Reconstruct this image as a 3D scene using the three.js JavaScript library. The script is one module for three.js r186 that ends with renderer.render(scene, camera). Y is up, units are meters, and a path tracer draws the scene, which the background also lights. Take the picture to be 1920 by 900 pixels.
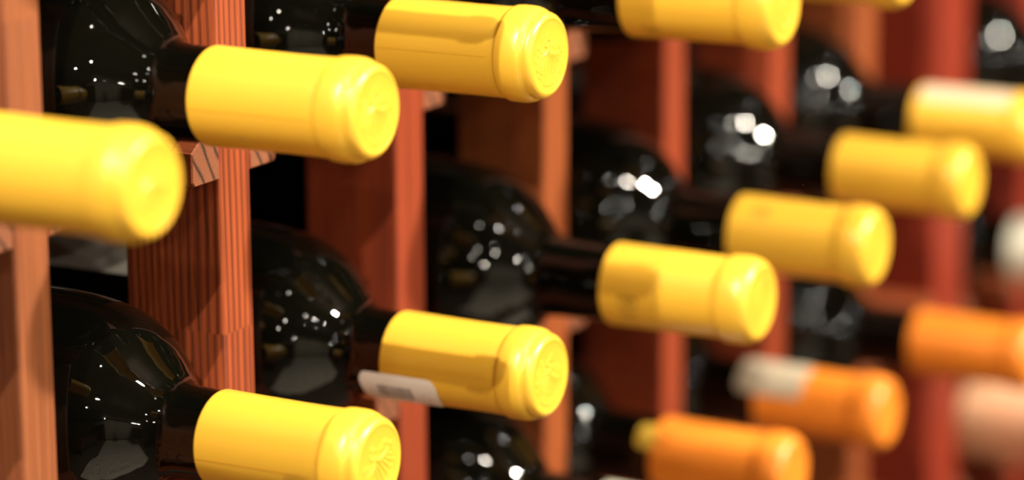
import * as THREE from 'three';
import { RoundedBoxGeometry } from 'three/addons/geometries/RoundedBoxGeometry.js';
import { mergeGeometries } from 'three/addons/utils/BufferGeometryUtils.js';
import { ImprovedNoise } from 'three/addons/math/ImprovedNoise.js';

// ------------------------------------------------------------ camera, exposure
// World: x runs along the rack (away from the camera), y up, z out of the rack face; row pitch about 0.1 m.
const scene = new THREE.Scene();
scene.background = new THREE.Color(0, 0, 0);
const camera = new THREE.PerspectiveCamera(2 * Math.atan(450 / 5751.8) * 180 / Math.PI, 1920 / 900, 0.05, 60);
const YAW = 0.501992, PITCH = -0.234088;
camera.position.set(-0.649494, 0.247539, 0.506718);
camera.lookAt(
  camera.position.x + Math.cos(YAW) * Math.cos(PITCH),
  camera.position.y + Math.sin(PITCH),
  camera.position.z - Math.sin(YAW) * Math.cos(PITCH));
camera.rotateZ(-0.004952);
camera.focus = 0.898;
camera.userData.fStop = 4.5;
camera.updateProjectionMatrix();

const renderer = new THREE.WebGLRenderer({ antialias: true });
renderer.toneMapping = THREE.LinearToneMapping;
renderer.toneMappingExposure = 1.2;
renderer.shadowMap.enabled = true;

// lamps of the room: [x, z, candela, size of the light, label]; their lights are made in their builder below
const CEIL = 1.34, FLOOR = -1.25;
const LAMPS = [
  [-0.82, 0.165, 5.4, 0.35, 'ceiling spot lamp nearest the wine rack, almost over its front edge'],
  [-1.18, 0.205, 3.6, 0.35, 'ceiling spot lamp second nearest the wine rack, over its front edge'],
  [0.75, 1.45, 21.0, 2.0, 'ceiling spot lamp over the far end of the aisle before the rack'],
  [0.28, 1.3, 4.0, 1.2, 'small ceiling spot lamp over the middle of the aisle before the rack'],
  [-2.15, 0.62, 2.0, 2.0, 'ceiling spot lamp over the near end of the rack aisle'],
  [-2.1, 2.1, 1.8, 1.6, 'ceiling spot lamp above the left display table'],
  [-1.2, 1.9, 1.2, 1.6, 'ceiling spot lamp in front of the left display table'],
  [-0.75, 3.0, 4.5, 2.0, 'ceiling spot lamp above the right display table'],
  [-1.2, 5.8, 10.0, 2.0, 'ceiling spot lamp before the right wine cabinet at the far wall'],
  [-3.3, 5.6, 8.0, 2.0, 'ceiling spot lamp before the pale far wall'],
  [-0.15, 0.75, 0.9, 0.8, 'small ceiling spot lamp close before the middle of the wine rack'],
  [1.6, 0.9, 1.2, 0.8, 'small ceiling spot lamp before the far end of the wine rack'],
  [-0.35, 2.1, 1.2, 0.8, 'small ceiling spot lamp between the rack and the right display table'],
];

// ------------------------------------------------------------ helpers
const perlin = new ImprovedNoise();
let seedN = 7;
const rnd = () => { seedN = (seedN + 0x6d2b79f5) | 0; let t = Math.imul(seedN ^ (seedN >>> 15), 1 | seedN); t = (t + Math.imul(t ^ (t >>> 7), 61 | t)) ^ t; return ((t ^ (t >>> 14)) >>> 0) / 4294967296; };
const taken = new Map();
function numbered(name) {
  const n = taken.get(name) || 0; taken.set(name, n + 1);
  return n ? name + '_' + String(n).padStart(3, '0') : name;
}
function shadows(o) { o.castShadow = true; o.receiveShadow = true; return o; }
function thing(name, label, category, pos = [0, 0, 0], group) {
  const g = new THREE.Group(); g.name = numbered(name); g.position.set(...pos);
  g.userData = { label, category }; if (group) g.userData.group = group;
  scene.add(g); return g;
}
function part(name, geo, mat, parent, label) {
  const m = shadows(new THREE.Mesh(geo, mat)); m.name = name;
  if (label) m.userData.label = label;
  parent.add(m); return m;
}
function struct(name, geo, mat) {
  const m = shadows(new THREE.Mesh(geo, mat)); m.name = name; m.userData.kind = 'structure'; scene.add(m); return m;
}
function tint(r, g, b) { return new THREE.Color().setRGB(r, g, b); }
function dataTex(w, h, f, srgb = true) {
  const d = new Uint8Array(w * h * 4);
  for (let y = 0; y < h; y++) for (let x = 0; x < w; x++) {
    const c = f(x / w, y / h); const o = (y * w + x) * 4;
    for (let k = 0; k < 3; k++) d[o + k] = Math.max(0, Math.min(255, Math.round(c[k])));
    d[o + 3] = 255;
  }
  const t = new THREE.DataTexture(d, w, h); t.magFilter = THREE.LinearFilter; t.minFilter = THREE.LinearMipmapLinearFilter; t.generateMipmaps = true;
  t.wrapS = t.wrapT = THREE.RepeatWrapping; if (srgb) t.colorSpace = THREE.SRGBColorSpace; t.needsUpdate = true; return t;
}

// uv in metres, the grain (v) along one axis of the piece
function grainUV(geo, along, du = 0, dv = 0) {
  const g = geo.index ? geo.toNonIndexed() : geo, p = g.attributes.position, uv = new Float32Array(p.count * 2);
  const a = new THREE.Vector3(), b = new THREE.Vector3(), c = new THREE.Vector3(), n = new THREE.Vector3();
  for (let i = 0; i < p.count; i += 3) {
    a.fromBufferAttribute(p, i); b.fromBufferAttribute(p, i + 1); c.fromBufferAttribute(p, i + 2);
    n.copy(b).sub(a).cross(c.clone().sub(a));
    const ax = Math.abs(n.x), ay = Math.abs(n.y), az = Math.abs(n.z);
    const dom = ax > ay && ax > az ? 'x' : ay > az ? 'y' : 'z';
    const others = ['x', 'y', 'z'].filter((k) => k !== dom);
    const vAxis = others.includes(along) ? along : others[1], uAxis = others.find((k) => k !== vAxis);
    [a, b, c].forEach((q, k) => { uv[(i + k) * 2] = q[uAxis] + du + (dom === 'x' ? 0.031 : 0); uv[(i + k) * 2 + 1] = q[vAxis] + dv; });
  }
  g.setAttribute('uv', new THREE.BufferAttribute(uv, 2));
  return g;
}

// ------------------------------------------------------------ materials
// redwood grain: 0.128 m across, 0.64 m along
function woodPix(strength, period) {
  return (u, v) => {
    const x = u * 128, y = v * 640;                     // millimetres
    const w = perlin.noise(x * 0.06, y * 0.006, 3.3) * 2.4;
    const ring = 0.5 + 0.5 * Math.sin((x + w) / period * 2 * Math.PI);
    const fine = perlin.noise(x * 2.4, y * 0.03, 9.1), mid = perlin.noise(x * 0.5, y * 0.012, 1.7), big = perlin.noise(x * 0.08, y * 0.02, 5.5);
    const k = Math.pow(ring, 2.2) * strength + fine * 0.22 + mid * 0.3 + big * 0.22;
    const s = 1 - 0.36 * k;
    return [226 * s, 126 * s * (1 - 0.10 * k), 76 * s * (1 - 0.14 * k)];
  };
}
const woodTexA = dataTex(512, 1024, woodPix(0.2, 2.6)), woodTexB = dataTex(512, 1024, woodPix(0.9, 2.9));
for (const t of [woodTexA, woodTexB]) t.repeat.set(1 / 0.128, 1 / 0.64);
const woodBump = dataTex(512, 512, (u, v) => {
  const x = u * 128, y = v * 320, f = perlin.noise(x * 2.6, y * 0.08, 4) * 60 + perlin.noise(x * 0.9, y * 0.05, 8) * 50 + perlin.noise(x * 1.5, y * 1.2, 2) * 14;
  return [128 + f, 128 + f, 128 + f];
}, false);
woodBump.repeat.set(1 / 0.128, 1 / 0.32);
function wood(tex, r, g, b) {
  return new THREE.MeshStandardMaterial({ map: tex, color: tint(r, g, b), roughness: 0.62, bumpMap: woodBump, bumpScale: 0.0004 });
}
const endTex = dataTex(256, 256, (u, v) => {
  const x = u * 40, y = v * 40, w = perlin.noise(x * 0.12, y * 0.12, 2) * 1.2;
  const ring = 0.5 + 0.5 * Math.sin((x * 0.82 + y * 0.5 + w) / 5.2 * 2 * Math.PI);
  const s = 1 - 0.6 * Math.pow(ring, 9) + perlin.noise(x * 1.8, y * 1.8, 6) * 0.12;
  return [224 * s, 150 * s * 0.97, 112 * s * 0.95];
});
endTex.repeat.set(25, 25);
const M = {};
M.postPale = wood(woodTexA, 0.356, 0.370, 0.314);
M.postStriped = wood(woodTexB, 0.475, 0.325, 0.187);
M.postRed = wood(woodTexA, 0.362, 0.184, 0.096);
M.postAmber = wood(woodTexA, 0.392, 0.324, 0.165);
M.rail = wood(woodTexA, 0.408, 0.322, 0.210);
M.endGrain = new THREE.MeshStandardMaterial({ map: endTex, color: tint(0.33, 0.28, 0.22), roughness: 0.75 });
M.panel = new THREE.MeshStandardMaterial({ map: woodTexA, color: tint(0.33, 0.105, 0.06), roughness: 0.6 });

const dustTex = dataTex(512, 512, (u, v) => {
  const x = u * 90, y = v * 90;
  const a = Math.max(0, perlin.noise(x * 2.2, y * 2.2, 1) - 0.62) * 160 + Math.max(0, perlin.noise(x * 0.25, y * 0.25, 4) + 0.1) * 3;
  return [5 + a, 5 + a, 5 + a];
}, false);
M.glass = new THREE.MeshPhysicalMaterial({ color: tint(0.0018, 0.0018, 0.001), roughness: 1, roughnessMap: dustTex, ior: 1.5, specularIntensity: 0.8 });
function foil(r, g, b, rough = 0.34) {
  return new THREE.MeshPhysicalMaterial({ color: tint(r, g, b), roughness: rough, ior: 1.5, clearcoat: 0.25, clearcoatRoughness: 0.3 });
}
M.yellow = foil(0.90, 0.515, 0.042);
M.yellowDeep = foil(0.87, 0.49, 0.042);
M.orange = foil(0.90, 0.26, 0.022, 0.42);
M.darkFoil = foil(0.02, 0.012, 0.012);
M.white = foil(0.60, 0.58, 0.46, 0.5);
M.cream = new THREE.MeshStandardMaterial({ color: tint(0.62, 0.47, 0.30), roughness: 0.6 });
M.salmon = foil(0.90, 0.48, 0.27, 0.5);
M.paper = new THREE.MeshStandardMaterial({ color: tint(0.62, 0.58, 0.50), roughness: 0.85 });
M.sticker = new THREE.MeshStandardMaterial({ color: tint(0.50, 0.42, 0.30), roughness: 0.7 });
M.stickerYellow = new THREE.MeshStandardMaterial({ color: tint(0.70, 0.42, 0.04), roughness: 0.6 });

// ------------------------------------------------------------ the room
const X0 = -6, X1 = 4, ZB = -0.3, ZF = 7.2;
function noisyPaint(r, g, b, amt) {
  const t = dataTex(256, 256, (u, v) => { const n = 1 + amt * (perlin.noise(u * 9, v * 9, 3) + 0.5 * perlin.noise(u * 40, v * 40, 7)); return [235 * n, 235 * n, 235 * n]; });
  t.repeat.set(3, 3);
  return new THREE.MeshStandardMaterial({ map: t, color: tint(r, g, b), roughness: 0.85 });
}
const slab = (x0, x1, y0, y1, z0, z1) => new THREE.BoxGeometry(x1 - x0, y1 - y0, z1 - z0).translate((x0 + x1) / 2, (y0 + y1) / 2, (z0 + z1) / 2);
struct('floor', slab(X0 - 0.1, X1 + 0.1, FLOOR - 0.1, FLOOR, ZB - 0.1, ZF + 0.1), noisyPaint(0.10, 0.07, 0.045, 0.12));
struct('ceiling', slab(X0 - 0.1, X1 + 0.1, CEIL, CEIL + 0.1, ZB - 0.1, ZF + 0.1), noisyPaint(0.10, 0.07, 0.045, 0.1));
struct('wall_back', slab(X0 - 0.1, X1 + 0.1, FLOOR, CEIL, ZB - 0.1, ZB), noisyPaint(0.16, 0.14, 0.12, 0.1));
struct('wall_front', slab(X0 - 0.1, X1 + 0.1, FLOOR, CEIL, ZF, ZF + 0.1), noisyPaint(0.74, 0.68, 0.56, 0.05));
struct('wall_left', slab(X0 - 0.1, X0, FLOOR, CEIL, ZB, ZF), noisyPaint(0.07, 0.04, 0.025, 0.1));
struct('wall_right', slab(X1, X1 + 0.1, FLOOR, CEIL, ZB, ZF), noisyPaint(0.10, 0.05, 0.03, 0.1));

M.carpet = noisyPaint(0.72, 0.66, 0.54, 0.2);
M.darkWood = new THREE.MeshStandardMaterial({ map: woodTexA, color: tint(0.10, 0.05, 0.03), roughness: 0.5 });
M.metal = new THREE.MeshStandardMaterial({ color: tint(0.08, 0.08, 0.08), roughness: 0.4, metalness: 0.6 });
function cabinet(label, x, z, w, d, h) {
  const t = thing('wine_cabinet', label, 'cabinet', [x, FLOOR, z]);
  const n = Math.round(w / 0.8), s = 0.03;
  part('plinth', slab(-w / 2, w / 2, 0, 0.08, -d / 2 + 0.02, d / 2 - 0.02), M.darkWood, t);
  part('back_panel', slab(-w / 2, w / 2, 0.08, h, d / 2 - 0.02, d / 2), M.darkWood, t);
  part('top_board', slab(-w / 2, w / 2, h, h + s, -d / 2, d / 2), M.darkWood, t);
  for (let i = 0; i <= n; i++) { const xx = -w / 2 + i * (w - s) / n; part('upright', slab(xx, xx + s, 0.08, h, -d / 2, d / 2 - 0.02), M.darkWood, t); }
  for (let k = 0; k < 6; k++) { const y = 0.08 + k * (h - 0.1) / 6; part('shelf', slab(-w / 2 + s, w / 2 - s, y, y + 0.02, -d / 2 + 0.01, d / 2 - 0.02), M.darkWood, t); }
  return t;
}
cabinet('tall dark wine cabinet left of the pale far wall', -5.15, ZF - 0.22, 1.5, 0.4, 2.1);
cabinet('long tall dark wine cabinet right of the pale far wall', 0.55, ZF - 0.22, 4.9, 0.4, 2.1);
function table(label, x, z, w, d, turn) {
  const t = thing('display_table', label, 'table', [x, FLOOR, z]); t.rotation.y = turn;
  const h = 0.86;
  part('table_top', new RoundedBoxGeometry(w, 0.04, d, 2, 0.008).translate(0, h, 0), M.darkWood, t);
  part('apron', slab(-w / 2 + 0.05, w / 2 - 0.05, 0.3, h - 0.02, -d / 2 + 0.05, d / 2 - 0.05), M.darkWood, t);
  for (const a of [-1, 1]) for (const b of [-1, 1]) part('leg', slab(-0.03, 0.03, 0, 0.3, -0.03, 0.03).translate(a * (w / 2 - 0.09), 0, b * (d / 2 - 0.09)), M.darkWood, t);
}
table('dark wooden display table left of the aisle', -3.15, 2.75, 2.6, 0.8, 1.1);
table('dark wooden display table right of the aisle', -0.65, 3.8, 2.6, 0.8, 1.1);

{
  const t = thing('aisle_runner', 'pale runner on the floor of the aisle that leads to the far wall', 'runner', [-1.9, FLOOR, 3.8]);
  t.rotation.y = -0.45;
  part('runner_field', new RoundedBoxGeometry(1.2, 0.008, 6.4, 2, 0.003).translate(0, 0.004, 0), M.carpet, t);
  part('runner_border', slab(-0.625, -0.6, 0, 0.007, -3.2, 3.2), M.darkWood, t);
  part('runner_border', slab(0.6, 0.625, 0, 0.007, -3.2, 3.2), M.darkWood, t);
}
// a hanging can lamp: its bulb glows and holds the light
const canGeo = new THREE.LatheGeometry([[0.012, 0.1], [0.045, 0.1], [0.05, 0.09], [0.05, 0.0], [0.046, 0.0], [0.046, 0.086], [0.012, 0.088]].map(([r, y]) => new THREE.Vector2(r, y)), 28);
const bulbGeo = new THREE.SphereGeometry(0.015, 20, 14);
LAMPS.forEach(([x, z, cd, size, label]) => {
  const t = thing('ceiling_lamp', label, 'lamp', [x, CEIL - 0.1, z]);
  part('lamp_can', canGeo, M.metal, t);
  const bulbMat = new THREE.MeshStandardMaterial({ color: tint(0.9, 0.9, 0.88), emissive: tint(1, 0.93, 0.84), emissiveIntensity: 25 });
  const b = part('bulb', bulbGeo.clone().translate(0, 0.007, 0), bulbMat, t); b.castShadow = false;
  const l = new THREE.PointLight(tint(1, 0.91, 0.76), cd, 0, 2);
  l.position.set(0, 0.007, 0); l.castShadow = true; l.shadow.radius = size; t.add(l);
});

// ------------------------------------------------------------ the wine rack
const DEPTH = 0.27, PD = 0.036;
const ROWS2 = [0.138, 0.046, -0.0545, -0.1475, -0.241];
const ROWS = [0.154, 0.0532, -0.0478, -0.1405, -0.241];            // undersides of the rails, row above the frame first
const STUB = 0.0143, RH = 0.0195;
const POSTS = [[-0.1, 0.0165], [0.0015, 0.0158], [0.1012, 0.0165], [0.2044, 0.0182], [0.3074, 0.018], [0.406, 0.018], [0.507, 0.018], [0.6025, 0.0185], [0.7025, 0.0185]];
const POSTS2 = [[0.7215, 0.0185], [0.826, 0.018], [0.928, 0.018], [1.03, 0.018]];
const postMat = (i) => [M.postPale, M.postPale, M.postStriped, M.postRed, M.postAmber, M.postRed, M.postRed, M.postAmber, M.panel][i] || M.panel;
const YTOP = 0.42, YBOT = FLOOR;
function railGeo(side, k) {
  // cross-section in (x, y): flat on the post at x = 0, the upper outer corner planed away to cradle the bottle
  const w = STUB, h = RH, s = new THREE.Shape();
  const j = 0.0008 * ((k * 37) % 5 - 2) / 2;
  s.moveTo(0, 0); s.lineTo((w - 0.0012) * side, 0); s.lineTo(w * side, 0.0014); s.lineTo((w + j * 0.3) * side, 0.0102);
  s.lineTo((w - 0.007) * side, 0.0150); s.lineTo((w - 0.0115) * side, h - 0.0006); s.lineTo(0, h); s.closePath();
  const g = new THREE.ExtrudeGeometry(s, { depth: DEPTH - 0.001, bevelEnabled: true, bevelThickness: 0.0005, bevelSize: 0.0004, bevelOffset: -0.0004, bevelSegments: 1 }).translate(0, 0, -DEPTH);
  const groups = g.groups.map((q) => ({ ...q }));
  const out = grainUV(g, 'z', 0.013 * k, 0.07 * k);
  out.clearGroups();
  for (const q of groups) out.addGroup(q.start, q.count, q.materialIndex === 0 ? 0 : 1);
  return out;
}
function buildRack(label, posts, mats, ROW) {
  const r = thing('wine_rack', label, 'wine rack', [posts[0][0], FLOOR, 0]);
  const ox = -posts[0][0], oy = -FLOOR;
  posts.forEach(([x, w], i) => {
    const g = grainUV(new RoundedBoxGeometry(w, YTOP - YBOT, PD, 3, 0.0016), 'y', 0.017 * i + 0.005, 0.11 * i).translate(x + ox, (YTOP + YBOT) / 2 + oy, -PD / 2);
    part('post', g, mats(i), r);
    const b = grainUV(new RoundedBoxGeometry(w, YTOP - YBOT, PD, 2, 0.0016), 'y', 0.023 * i, 0.2 * i).translate(x + ox, (YTOP + YBOT) / 2 + oy, -DEPTH + PD / 2);
    part('rear_post', b, M.postRed, r);
    ROW.forEach((y, k) => {
      if (i > 0) part('rail', railGeo(-1, i * 5 + k).translate(x - w / 2 + ox, y + oy, 0.0004), [M.endGrain, M.rail], r);
      if (i < posts.length - 1) part('rail', railGeo(1, i * 5 + k + 2).translate(x + w / 2 + ox, y + oy, 0.0004), [M.endGrain, M.rail], r);
    });
  });
  return r;
}
buildRack('redwood lattice wine rack of upright posts and short rails, holding the yellow-capped bottles', POSTS, postMat, ROWS);
buildRack('dark red wine rack beyond the doubled posts at the right', POSTS2, () => M.panel, ROWS2);

// ------------------------------------------------------------ bottles
// profiles: s = distance from the cap end into the rack, r = radius; turned about the bottle's axis
function lathe(points, segs = 72) {
  // Lathe turns about y; laid so that the axis is z and s runs towards -z
  return new THREE.LatheGeometry(points.map(([s, r]) => new THREE.Vector2(r, -s)), segs).rotateX(Math.PI / 2);
}
function spline(points, n) {
  const c = new THREE.SplineCurve(points.map(([s, r]) => new THREE.Vector2(s, r)));
  return c.getPoints(n).map((p) => [p.x, p.y]);
}
const LEN = 0.292, BODY = 0.0367;
function glassGeo(shift, body = BODY, neck = 0.0138) {
  const k = (body - neck) / (0.0367 - 0.0138), R = (r) => neck + (r - 0.0138) * k;
  const sh = spline([[0.0525 - shift, 0.0137], [0.058 - shift * 0.4, 0.0137], [0.0645, 0.0140], [0.0682, 0.0153], [0.0712, 0.0180], [0.0748, 0.0219], [0.0785, 0.0258], [0.0835, 0.0298], [0.0915, 0.0337], [0.1015, 0.0357], [0.1115, 0.0365], [0.1215, 0.0367]].map(([s, r]) => [s + shift, R(r)]), 90);
  const pts = [[0.0500, neck - 0.0009], [0.0515, neck - 0.0004]].concat(sh, [[LEN - 0.012, body], [LEN - 0.004, body - 0.0012], [LEN - 0.0008, body - 0.005], [LEN, body - 0.009], [LEN - 0.004, body - 0.014], [LEN - 0.022, 0.006], [LEN - 0.024, 0.0001]]);
  return lathe(pts, 96);
}
const CAP1 = [[0.0003, 0.0107], [0.0000, 0.0111], [0.0000, 0.0116], [0.0004, 0.0123], [0.0011, 0.0129], [0.0019, 0.0132], [0.0026, 0.0131], [0.0032, 0.0133], [0.0038, 0.0139], [0.0046, 0.0143], [0.0058, 0.01462], [0.0074, 0.01472], [0.0096, 0.01472], [0.0112, 0.01462], [0.0119, 0.01435], [0.01225, 0.01388], [0.0127, 0.0138], [0.0133, 0.01398], [0.016, 0.0139], [0.026, 0.01385], [0.040, 0.0140], [0.0528, 0.0142], [0.0532, 0.01405], [0.0532, 0.0132]];
const CAP2 = [[0.0003, 0.0107], [0.0001, 0.0112], [0.0002, 0.0121], [0.0008, 0.0130], [0.0018, 0.0138], [0.0034, 0.0145], [0.0056, 0.0149], [0.0096, 0.0149], [0.0112, 0.0147], [0.0121, 0.0142], [0.0126, 0.0138], [0.014, 0.0138], [0.026, 0.0139], [0.040, 0.0140], [0.0538, 0.0142], [0.0542, 0.01405], [0.0542, 0.0132]];
const capGeo1 = lathe(CAP1), capGeo2 = lathe(CAP2);

// the embossed end disc: a heightfield drawn once, then real relief on a polar mesh
function sealGeo(draw) {
  const S = 256, cv = document.createElement('canvas'); cv.width = cv.height = S;
  const c = cv.getContext('2d'); c.fillStyle = '#000'; c.fillRect(0, 0, S, S); c.strokeStyle = '#fff'; c.lineCap = 'round';
  draw(c, S);
  const px = c.getImageData(0, 0, S, S).data, H = new Float32Array(S * S), B = new Float32Array(S * S);
  for (let i = 0; i < S * S; i++) H[i] = px[i * 4] / 255;
  for (let y = 2; y < S - 2; y++) for (let x = 2; x < S - 2; x++) { let a = 0; for (let j = -2; j <= 2; j++) for (let i = -2; i <= 2; i++) a += H[(y + j) * S + x + i]; B[y * S + x] = a / 25; }
  const R = 0.0108, NR = 44, NA = 120, pos = [], idx = [];
  const at = (x, y) => { const u = Math.min(S - 1, Math.max(0, Math.round((x / R * 0.5 + 0.5) * S))), v = Math.min(S - 1, Math.max(0, Math.round((0.5 - y / R * 0.5) * S))); return B[v * S + u]; };
  for (let i = 0; i <= NR; i++) for (let j = 0; j < NA; j++) {
    const r = R * i / NR, a = j / NA * 2 * Math.PI, x = r * Math.cos(a), y = r * Math.sin(a);
    const f = i === NR ? 0 : 1;
    pos.push(x, y, -0.0005 + f * (0.00034 * at(x, y)) + 0.0003 * Math.pow(i / NR, 6));
  }
  for (let i = 0; i < NR; i++) for (let j = 0; j < NA; j++) {
    const a = i * NA + j, b = i * NA + (j + 1) % NA, d = a + NA, e = b + NA;
    idx.push(a, d, e); if (i) idx.push(a, e, b);
  }
  const g = new THREE.BufferGeometry(); g.setAttribute('position', new THREE.Float32BufferAttribute(pos, 3)); g.setIndex(idx); g.computeVertexNormals();
  g.setAttribute('uv', new THREE.Float32BufferAttribute(new Float32Array(pos.length / 3 * 2), 2));
  return g;
}
const seal1 = sealGeo((c, S) => {      // a leafy plant with sweeping fronds, filling most of the disc
  const cx = S * 0.5, cy = S * 0.5; c.lineWidth = 5.5;
  c.beginPath(); c.ellipse(cx - 8, cy - 46, 19, 13, -0.25, 0, 7); c.stroke();
  c.beginPath(); c.ellipse(cx - 6, cy - 70, 8, 6, 0, 0, 7); c.stroke();
  for (let k = -5; k <= 6; k++) {
    const a = k * 0.3, L = 92 + 10 * Math.cos(k * 1.9);
    c.beginPath(); c.moveTo(cx + 12 * Math.sin(a) - 4, cy - 26 + 4 * Math.abs(k));
    c.quadraticCurveTo(cx + 62 * Math.sin(a) - 10, cy - 2, cx + L * Math.sin(a), cy - 28 + L * (0.42 + 0.72 * Math.cos(a)));
    c.stroke();
  }
  c.lineWidth = 4.5;
  for (let k = 0; k < 10; k++) { const a = -0.1 + k * 0.36; c.beginPath(); c.arc(cx + 88 * Math.cos(a), cy + 4 + 84 * Math.sin(a), 12, a - 1.7, a + 1.3); c.stroke(); }
  for (let k = 0; k < 8; k++) { c.beginPath(); c.arc(cx - 74 + (k % 2) * 20, cy - 40 + k * 13, 8.5, 0, 5); c.stroke(); }
  for (let k = 0; k < 4; k++) { c.beginPath(); c.moveTo(cx + 26 + k * 12, cy - 34 + k * 7); c.quadraticCurveTo(cx + 58 + k * 8, cy - 54 + k * 9, cx + 84 + k * 4, cy - 30 + k * 12); c.stroke(); }
  c.beginPath(); c.moveTo(cx - 48, cy + 96); c.quadraticCurveTo(cx, cy + 116, cx + 48, cy + 96); c.stroke();
});
const seal2 = sealGeo((c, S) => {      // an oval ring round a narrow upright figure
  const cx = S / 2, cy = S / 2; c.lineWidth = 8;
  c.beginPath(); c.arc(cx, cy, 92, 0, 7); c.stroke(); c.lineWidth = 6;
  c.beginPath(); c.ellipse(cx, cy, 34, 62, 0, 0, 7); c.stroke();
  c.beginPath(); c.moveTo(cx, cy - 46); c.lineTo(cx, cy + 46); c.moveTo(cx - 18, cy - 8); c.lineTo(cx + 18, cy - 8); c.stroke();
});

// a patch that lies on a turned surface: from distance s0 to s1, elevation e0 to e1 (degrees up from the near side)
function patch(rAt, s0, s1, e0, e1, lift, corner = 0) {
  const NS = 24, NA = 20, pos = [], uv = [], idx = [];
  const W = s1 - s0, Hh = Math.abs(e1 - e0) * Math.PI / 180 * 0.0143;
  for (let i = 0; i <= NS; i++) for (let j = 0; j <= NA; j++) {
    let u = i / NS, v = j / NA;
    if (corner) {                       // rounded corners: squeeze the outline in
      const du = Math.max(0, corner - Math.min(u, 1 - u) * W) / corner, m = corner * (1 - Math.sqrt(Math.max(0, 1 - du * du))) / Hh;
      v = m + v * (1 - 2 * m);
    }
    const s = s0 + u * W, e = (e0 + v * (e1 - e0)) * Math.PI / 180, r = rAt(s) + lift;
    pos.push(-r * Math.cos(e), r * Math.sin(e), -s); uv.push(1 - u, v);
  }
  for (let i = 0; i < NS; i++) for (let j = 0; j < NA; j++) { const a = i * (NA + 1) + j, b = a + 1, d = a + NA + 1, e = d + 1; idx.push(a, b, e, a, e, d); }
  const g = new THREE.BufferGeometry(); g.setAttribute('position', new THREE.Float32BufferAttribute(pos, 3)); g.setAttribute('uv', new THREE.Float32BufferAttribute(uv, 2)); g.setIndex(idx); g.computeVertexNormals();
  return g;
}
const capR = (prof) => (s) => { for (let i = 1; i < prof.length; i++) if (prof[i][0] >= s && prof[i][0] > prof[i - 1][0]) { const t = (s - prof[i - 1][0]) / (prof[i][0] - prof[i - 1][0]); return prof[i - 1][1] + t * (prof[i][1] - prof[i - 1][1]); } return 0.0139; };
function canvasTex(w, h, draw) {
  const cv = document.createElement('canvas'); cv.width = w; cv.height = h; draw(cv.getContext('2d'), w, h);
  const t = new THREE.CanvasTexture(cv); t.colorSpace = THREE.SRGBColorSpace; return t;
}
const barcodeTex = canvasTex(512, 256, (c, w, h) => {
  c.fillStyle = '#f4ece2'; c.fillRect(0, 0, w, h);
  c.fillStyle = '#3b342f'; let x = 112;
  while (x < 335) { const b = 2 + Math.floor(rnd() * 6); c.fillRect(x, 84, b, 96); x += b + 2 + Math.floor(rnd() * 5); }
  c.fillStyle = '#6a625a'; for (let k = 0; k < 8; k++) c.fillRect(120 + k * 26, 190, 14, 13);
  c.strokeStyle = '#cabfb2'; c.lineWidth = 4; c.beginPath(); c.ellipse(420, 160, 26, 40, 0, 0, 7); c.stroke(); c.beginPath(); c.ellipse(74, 160, 20, 40, 0, 0, 7); c.stroke();
});
const printTex = canvasTex(256, 256, (c, w, h) => {       // small print: a box with a broken line of strokes, too soft to read
  c.fillStyle = '#efb93c'; c.fillRect(0, 0, w, h);
  c.strokeStyle = '#8a6518'; c.lineWidth = 12; c.strokeRect(26, 34, 204, 70);
  c.fillStyle = '#7a5712'; c.fillRect(110, 56, 62, 26);
  for (let k = 0; k < 6; k++) { c.fillRect(38 + k * 33, 132, 11, 64 + 20 * (k % 2)); }
  c.fillRect(38, 226, 180, 8);
});
M.barcode = new THREE.MeshStandardMaterial({ map: barcodeTex, roughness: 0.7 });
M.print = new THREE.MeshStandardMaterial({ map: printTex, roughness: 0.45 });

const glass1 = glassGeo(0), glass2 = glassGeo(0.0125), glass3 = glassGeo(0.004, 0.0385, 0.0150);
const seamGeo = (prof, s0, s1, e) => patch(capR(prof), s0, s1, e - 1.0, e + 1.0, 0.00013);
const seamGeo1 = seamGeo(CAP1, 0.0145, 0.0526, 0), seamGeo2 = seamGeo(CAP2, 0.0145, 0.0536, 0);

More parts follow.
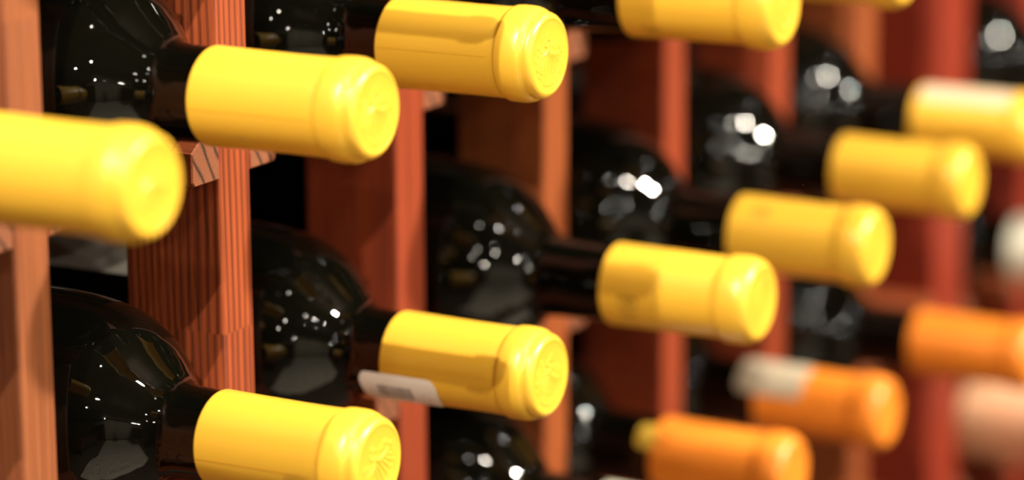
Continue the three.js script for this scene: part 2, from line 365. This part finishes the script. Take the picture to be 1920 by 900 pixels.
// kind 1: the near bottles with the plant seal; kind 2: longer bare neck and small print; kind 3: stout necks
function bottle(o) {
  const y = o.y, R = o.kind === 3 ? 0.0385 : BODY;
  const t = thing('wine_bottle', o.label, 'bottle', [o.x, y - R, o.z - LEN / 2], o.group);
  const inner = (g) => g;                                  // parts sit in the thing's frame
  const put = (name, geo, mat, parent = t, label) => { const m = part(name, inner(geo), mat, parent, label); if (parent === t) m.position.set(0, R, LEN / 2); return m; };
  put('glass', o.kind === 1 ? glass1 : o.kind === 2 ? glass2 : glass3, M.glass);
  const cap = put('capsule', o.kind === 1 ? capGeo1 : capGeo2, o.foil);
  cap.rotation.z = o.turn || 0;
  if (o.capScale || o.kind === 3) cap.scale.set(o.capScale || 1.09, o.capScale || 1.09, 1);
  put('embossed_seal', o.kind === 1 ? seal1 : seal2, o.foil, cap);
  put('seam', o.kind === 1 ? seamGeo1 : seamGeo2, o.foil, cap).rotation.z = (o.seam ?? 4) * Math.PI / 180;
  if (o.paper) { const k = o.paper, pr = o.kind === 3 ? 0.0385 : BODY; put('paper_label', patch(k.r || (() => pr), k.s[0], k.s[1], k.e[0], k.e[1], 0.0003), k.mat || M.paper, t, k.label); }
  if (o.sticker) { const k = o.sticker, g = patch((s) => Math.max(s > 0.0534 ? 0.0137 : capR(CAP1)(s), 0.0142), k.s[0], k.s[1], k.e[0], k.e[1], 0.00025, 0.003); put('price_sticker', g, k.mat, t, k.label); }
  if (o.print) { const k = o.print; put('printed_mark', patch(capR(CAP2), k.s[0], k.s[1], k.e[0], k.e[1], 0.00006), M.print, t, 'small brown print'); }
  return t;
}
const mid = (n) => { const all = POSTS.concat([]); return (all[n + 1][0] + all[n + 2][0]) / 2; };   // centre of cell n (-1 is left of the first post in view)
const G1 = 'yellow-capped bottles in the upper row', G2 = 'yellow-capped bottles in the middle row', G3 = 'orange-capped bottles in the lower row';
// upper row
bottle({ kind: 1, x: -0.0492, y: 0.0866, z: 0.0775, foil: M.yellow, group: G1, label: 'blurred nearest yellow-capped bottle poking in front of the leftmost post' });
bottle({ kind: 1, x: mid(0), y: 0.0880, z: 0.0804, foil: M.yellow, group: G1, label: 'sharp yellow-capped dark bottle in the upper row, first one right of the leftmost post' });
bottle({ kind: 1, x: mid(1), y: 0.0876, z: 0.0797, foil: M.yellow, group: G1, label: 'yellow-capped bottle in the upper row with a stepped shadow band and a clear plant seal', seam: -4 });
bottle({ kind: 2, x: mid(2), y: 0.0905, z: 0.1115, foil: M.yellowDeep, group: G1, label: 'yellow-capped bottle cut by the top edge, with small print low on its capsule', print: { s: [0.0395, 0.0475], e: [-66, -34] }, turn: 0.1 });
bottle({ kind: 2, x: mid(3), y: 0.0899, z: 0.1137, foil: M.yellowDeep, group: G1, label: 'yellow capsule farthest right at the top edge, only its underside in view' });
// middle row
bottle({ kind: 1, x: mid(0), y: -0.0122, z: 0.0794, foil: M.yellow, group: G2, label: 'large yellow-capped dark bottle at the bottom left, its capsule cut by the bottom edge', turn: 0.5, seam: -20 });
bottle({ kind: 1, x: mid(1), y: -0.0124, z: 0.0796, foil: M.yellow, group: G2, label: 'yellow-capped bottle with a white barcode sticker on its neck', turn: -0.3, seam: 14, paper: { s: [0.130, 0.225], e: [38, 150], label: 'grey paper label in shade' }, sticker: { s: [0.0330, 0.0610], e: [-64, -9], mat: M.barcode, label: 'white barcode sticker with rounded corners' } });
bottle({ kind: 2, x: mid(2), y: -0.0095, z: 0.1046, foil: M.yellowDeep, group: G2, label: 'yellow-capped bottle in the middle row, white glint on rim and brown print near neck', print: { s: [0.0395, 0.0475], e: [-44, 4] }, seam: 30 });
bottle({ kind: 2, x: mid(3), y: -0.0125, z: 0.1052, foil: M.yellowDeep, group: G2, label: 'blurred yellow-capped bottle with a dark print mark on top of its capsule', print: { s: [0.0380, 0.0465], e: [34, 64] } });
bottle({ kind: 2, x: mid(4), y: -0.0080, z: 0.1038, foil: M.yellowDeep, group: G2, label: 'blurred yellow-capped bottle with a bright white glint on its end, before the doubled post' });
bottle({ kind: 2, x: mid(5), y: -0.0050, z: 0.0985, foil: M.yellowDeep, group: G2, label: 'very blurred yellow-capped bottle cut by the right edge, farthest of the yellow row', sticker: { s: [0.012, 0.0525], e: [42, 112], mat: M.cream, label: 'cream sticker' } });
// lower row
bottle({ kind: 2, x: mid(2), y: -0.0950, z: 0.1000, foil: M.white, label: 'pale-capped bottle at the bottom edge, only the top of its capsule showing' });
bottle({ kind: 2, x: mid(3), y: -0.1023, z: 0.0744, foil: M.orange, group: G3, label: 'orange-capped bottle cut by the bottom edge, with a yellow sticker at its neck', sticker: { s: [0.0525, 0.0605], e: [22, 62], mat: M.stickerYellow, label: 'yellow sticker' } });
bottle({ kind: 2, x: mid(4), y: -0.1060, z: 0.0720, foil: M.orange, group: G3, label: 'orange-capped bottle with a greyish white sticker on its neck', sticker: { s: [0.0335, 0.0625], e: [20, 105], mat: M.sticker, label: 'greyish white sticker' } });
bottle({ kind: 2, x: mid(5), y: -0.1030, z: 0.1000, foil: M.orange, group: G3, label: 'orange-capped bottle at the right, its end cut by the right edge, below the doubled post' });
// beyond the doubled posts
bottle({ kind: 3, x: 0.7737, y: -0.1115, z: 0.066, foil: M.white, label: 'very blurred white-capped bottle at the right edge beyond the doubled post' });
bottle({ kind: 2, x: 0.7737, y: -0.020, z: 0.100, foil: M.yellowDeep, label: 'dark grey blurred bottle shoulder at the upper right edge, beyond the doubled post' });
bottle({ kind: 3, x: 0.7737, y: -0.200, z: 0.046, foil: M.salmon, capScale: 1.5, label: 'very blurred salmon-pink capped bottle in the lower right corner' });
// the row above the picture, which shades the row in view
for (const n of [0, 1, 2]) bottle({ kind: n < 2 ? 1 : 2, x: n < 0 ? -0.0492 : mid(n), y: 0.1885, z: n < 2 ? 0.078 : 0.104, foil: M.darkFoil, group: 'dark-capped bottles in the row above the picture', label: 'dark-capped bottle in the rack row above the picture' });

renderer.render(scene, camera);
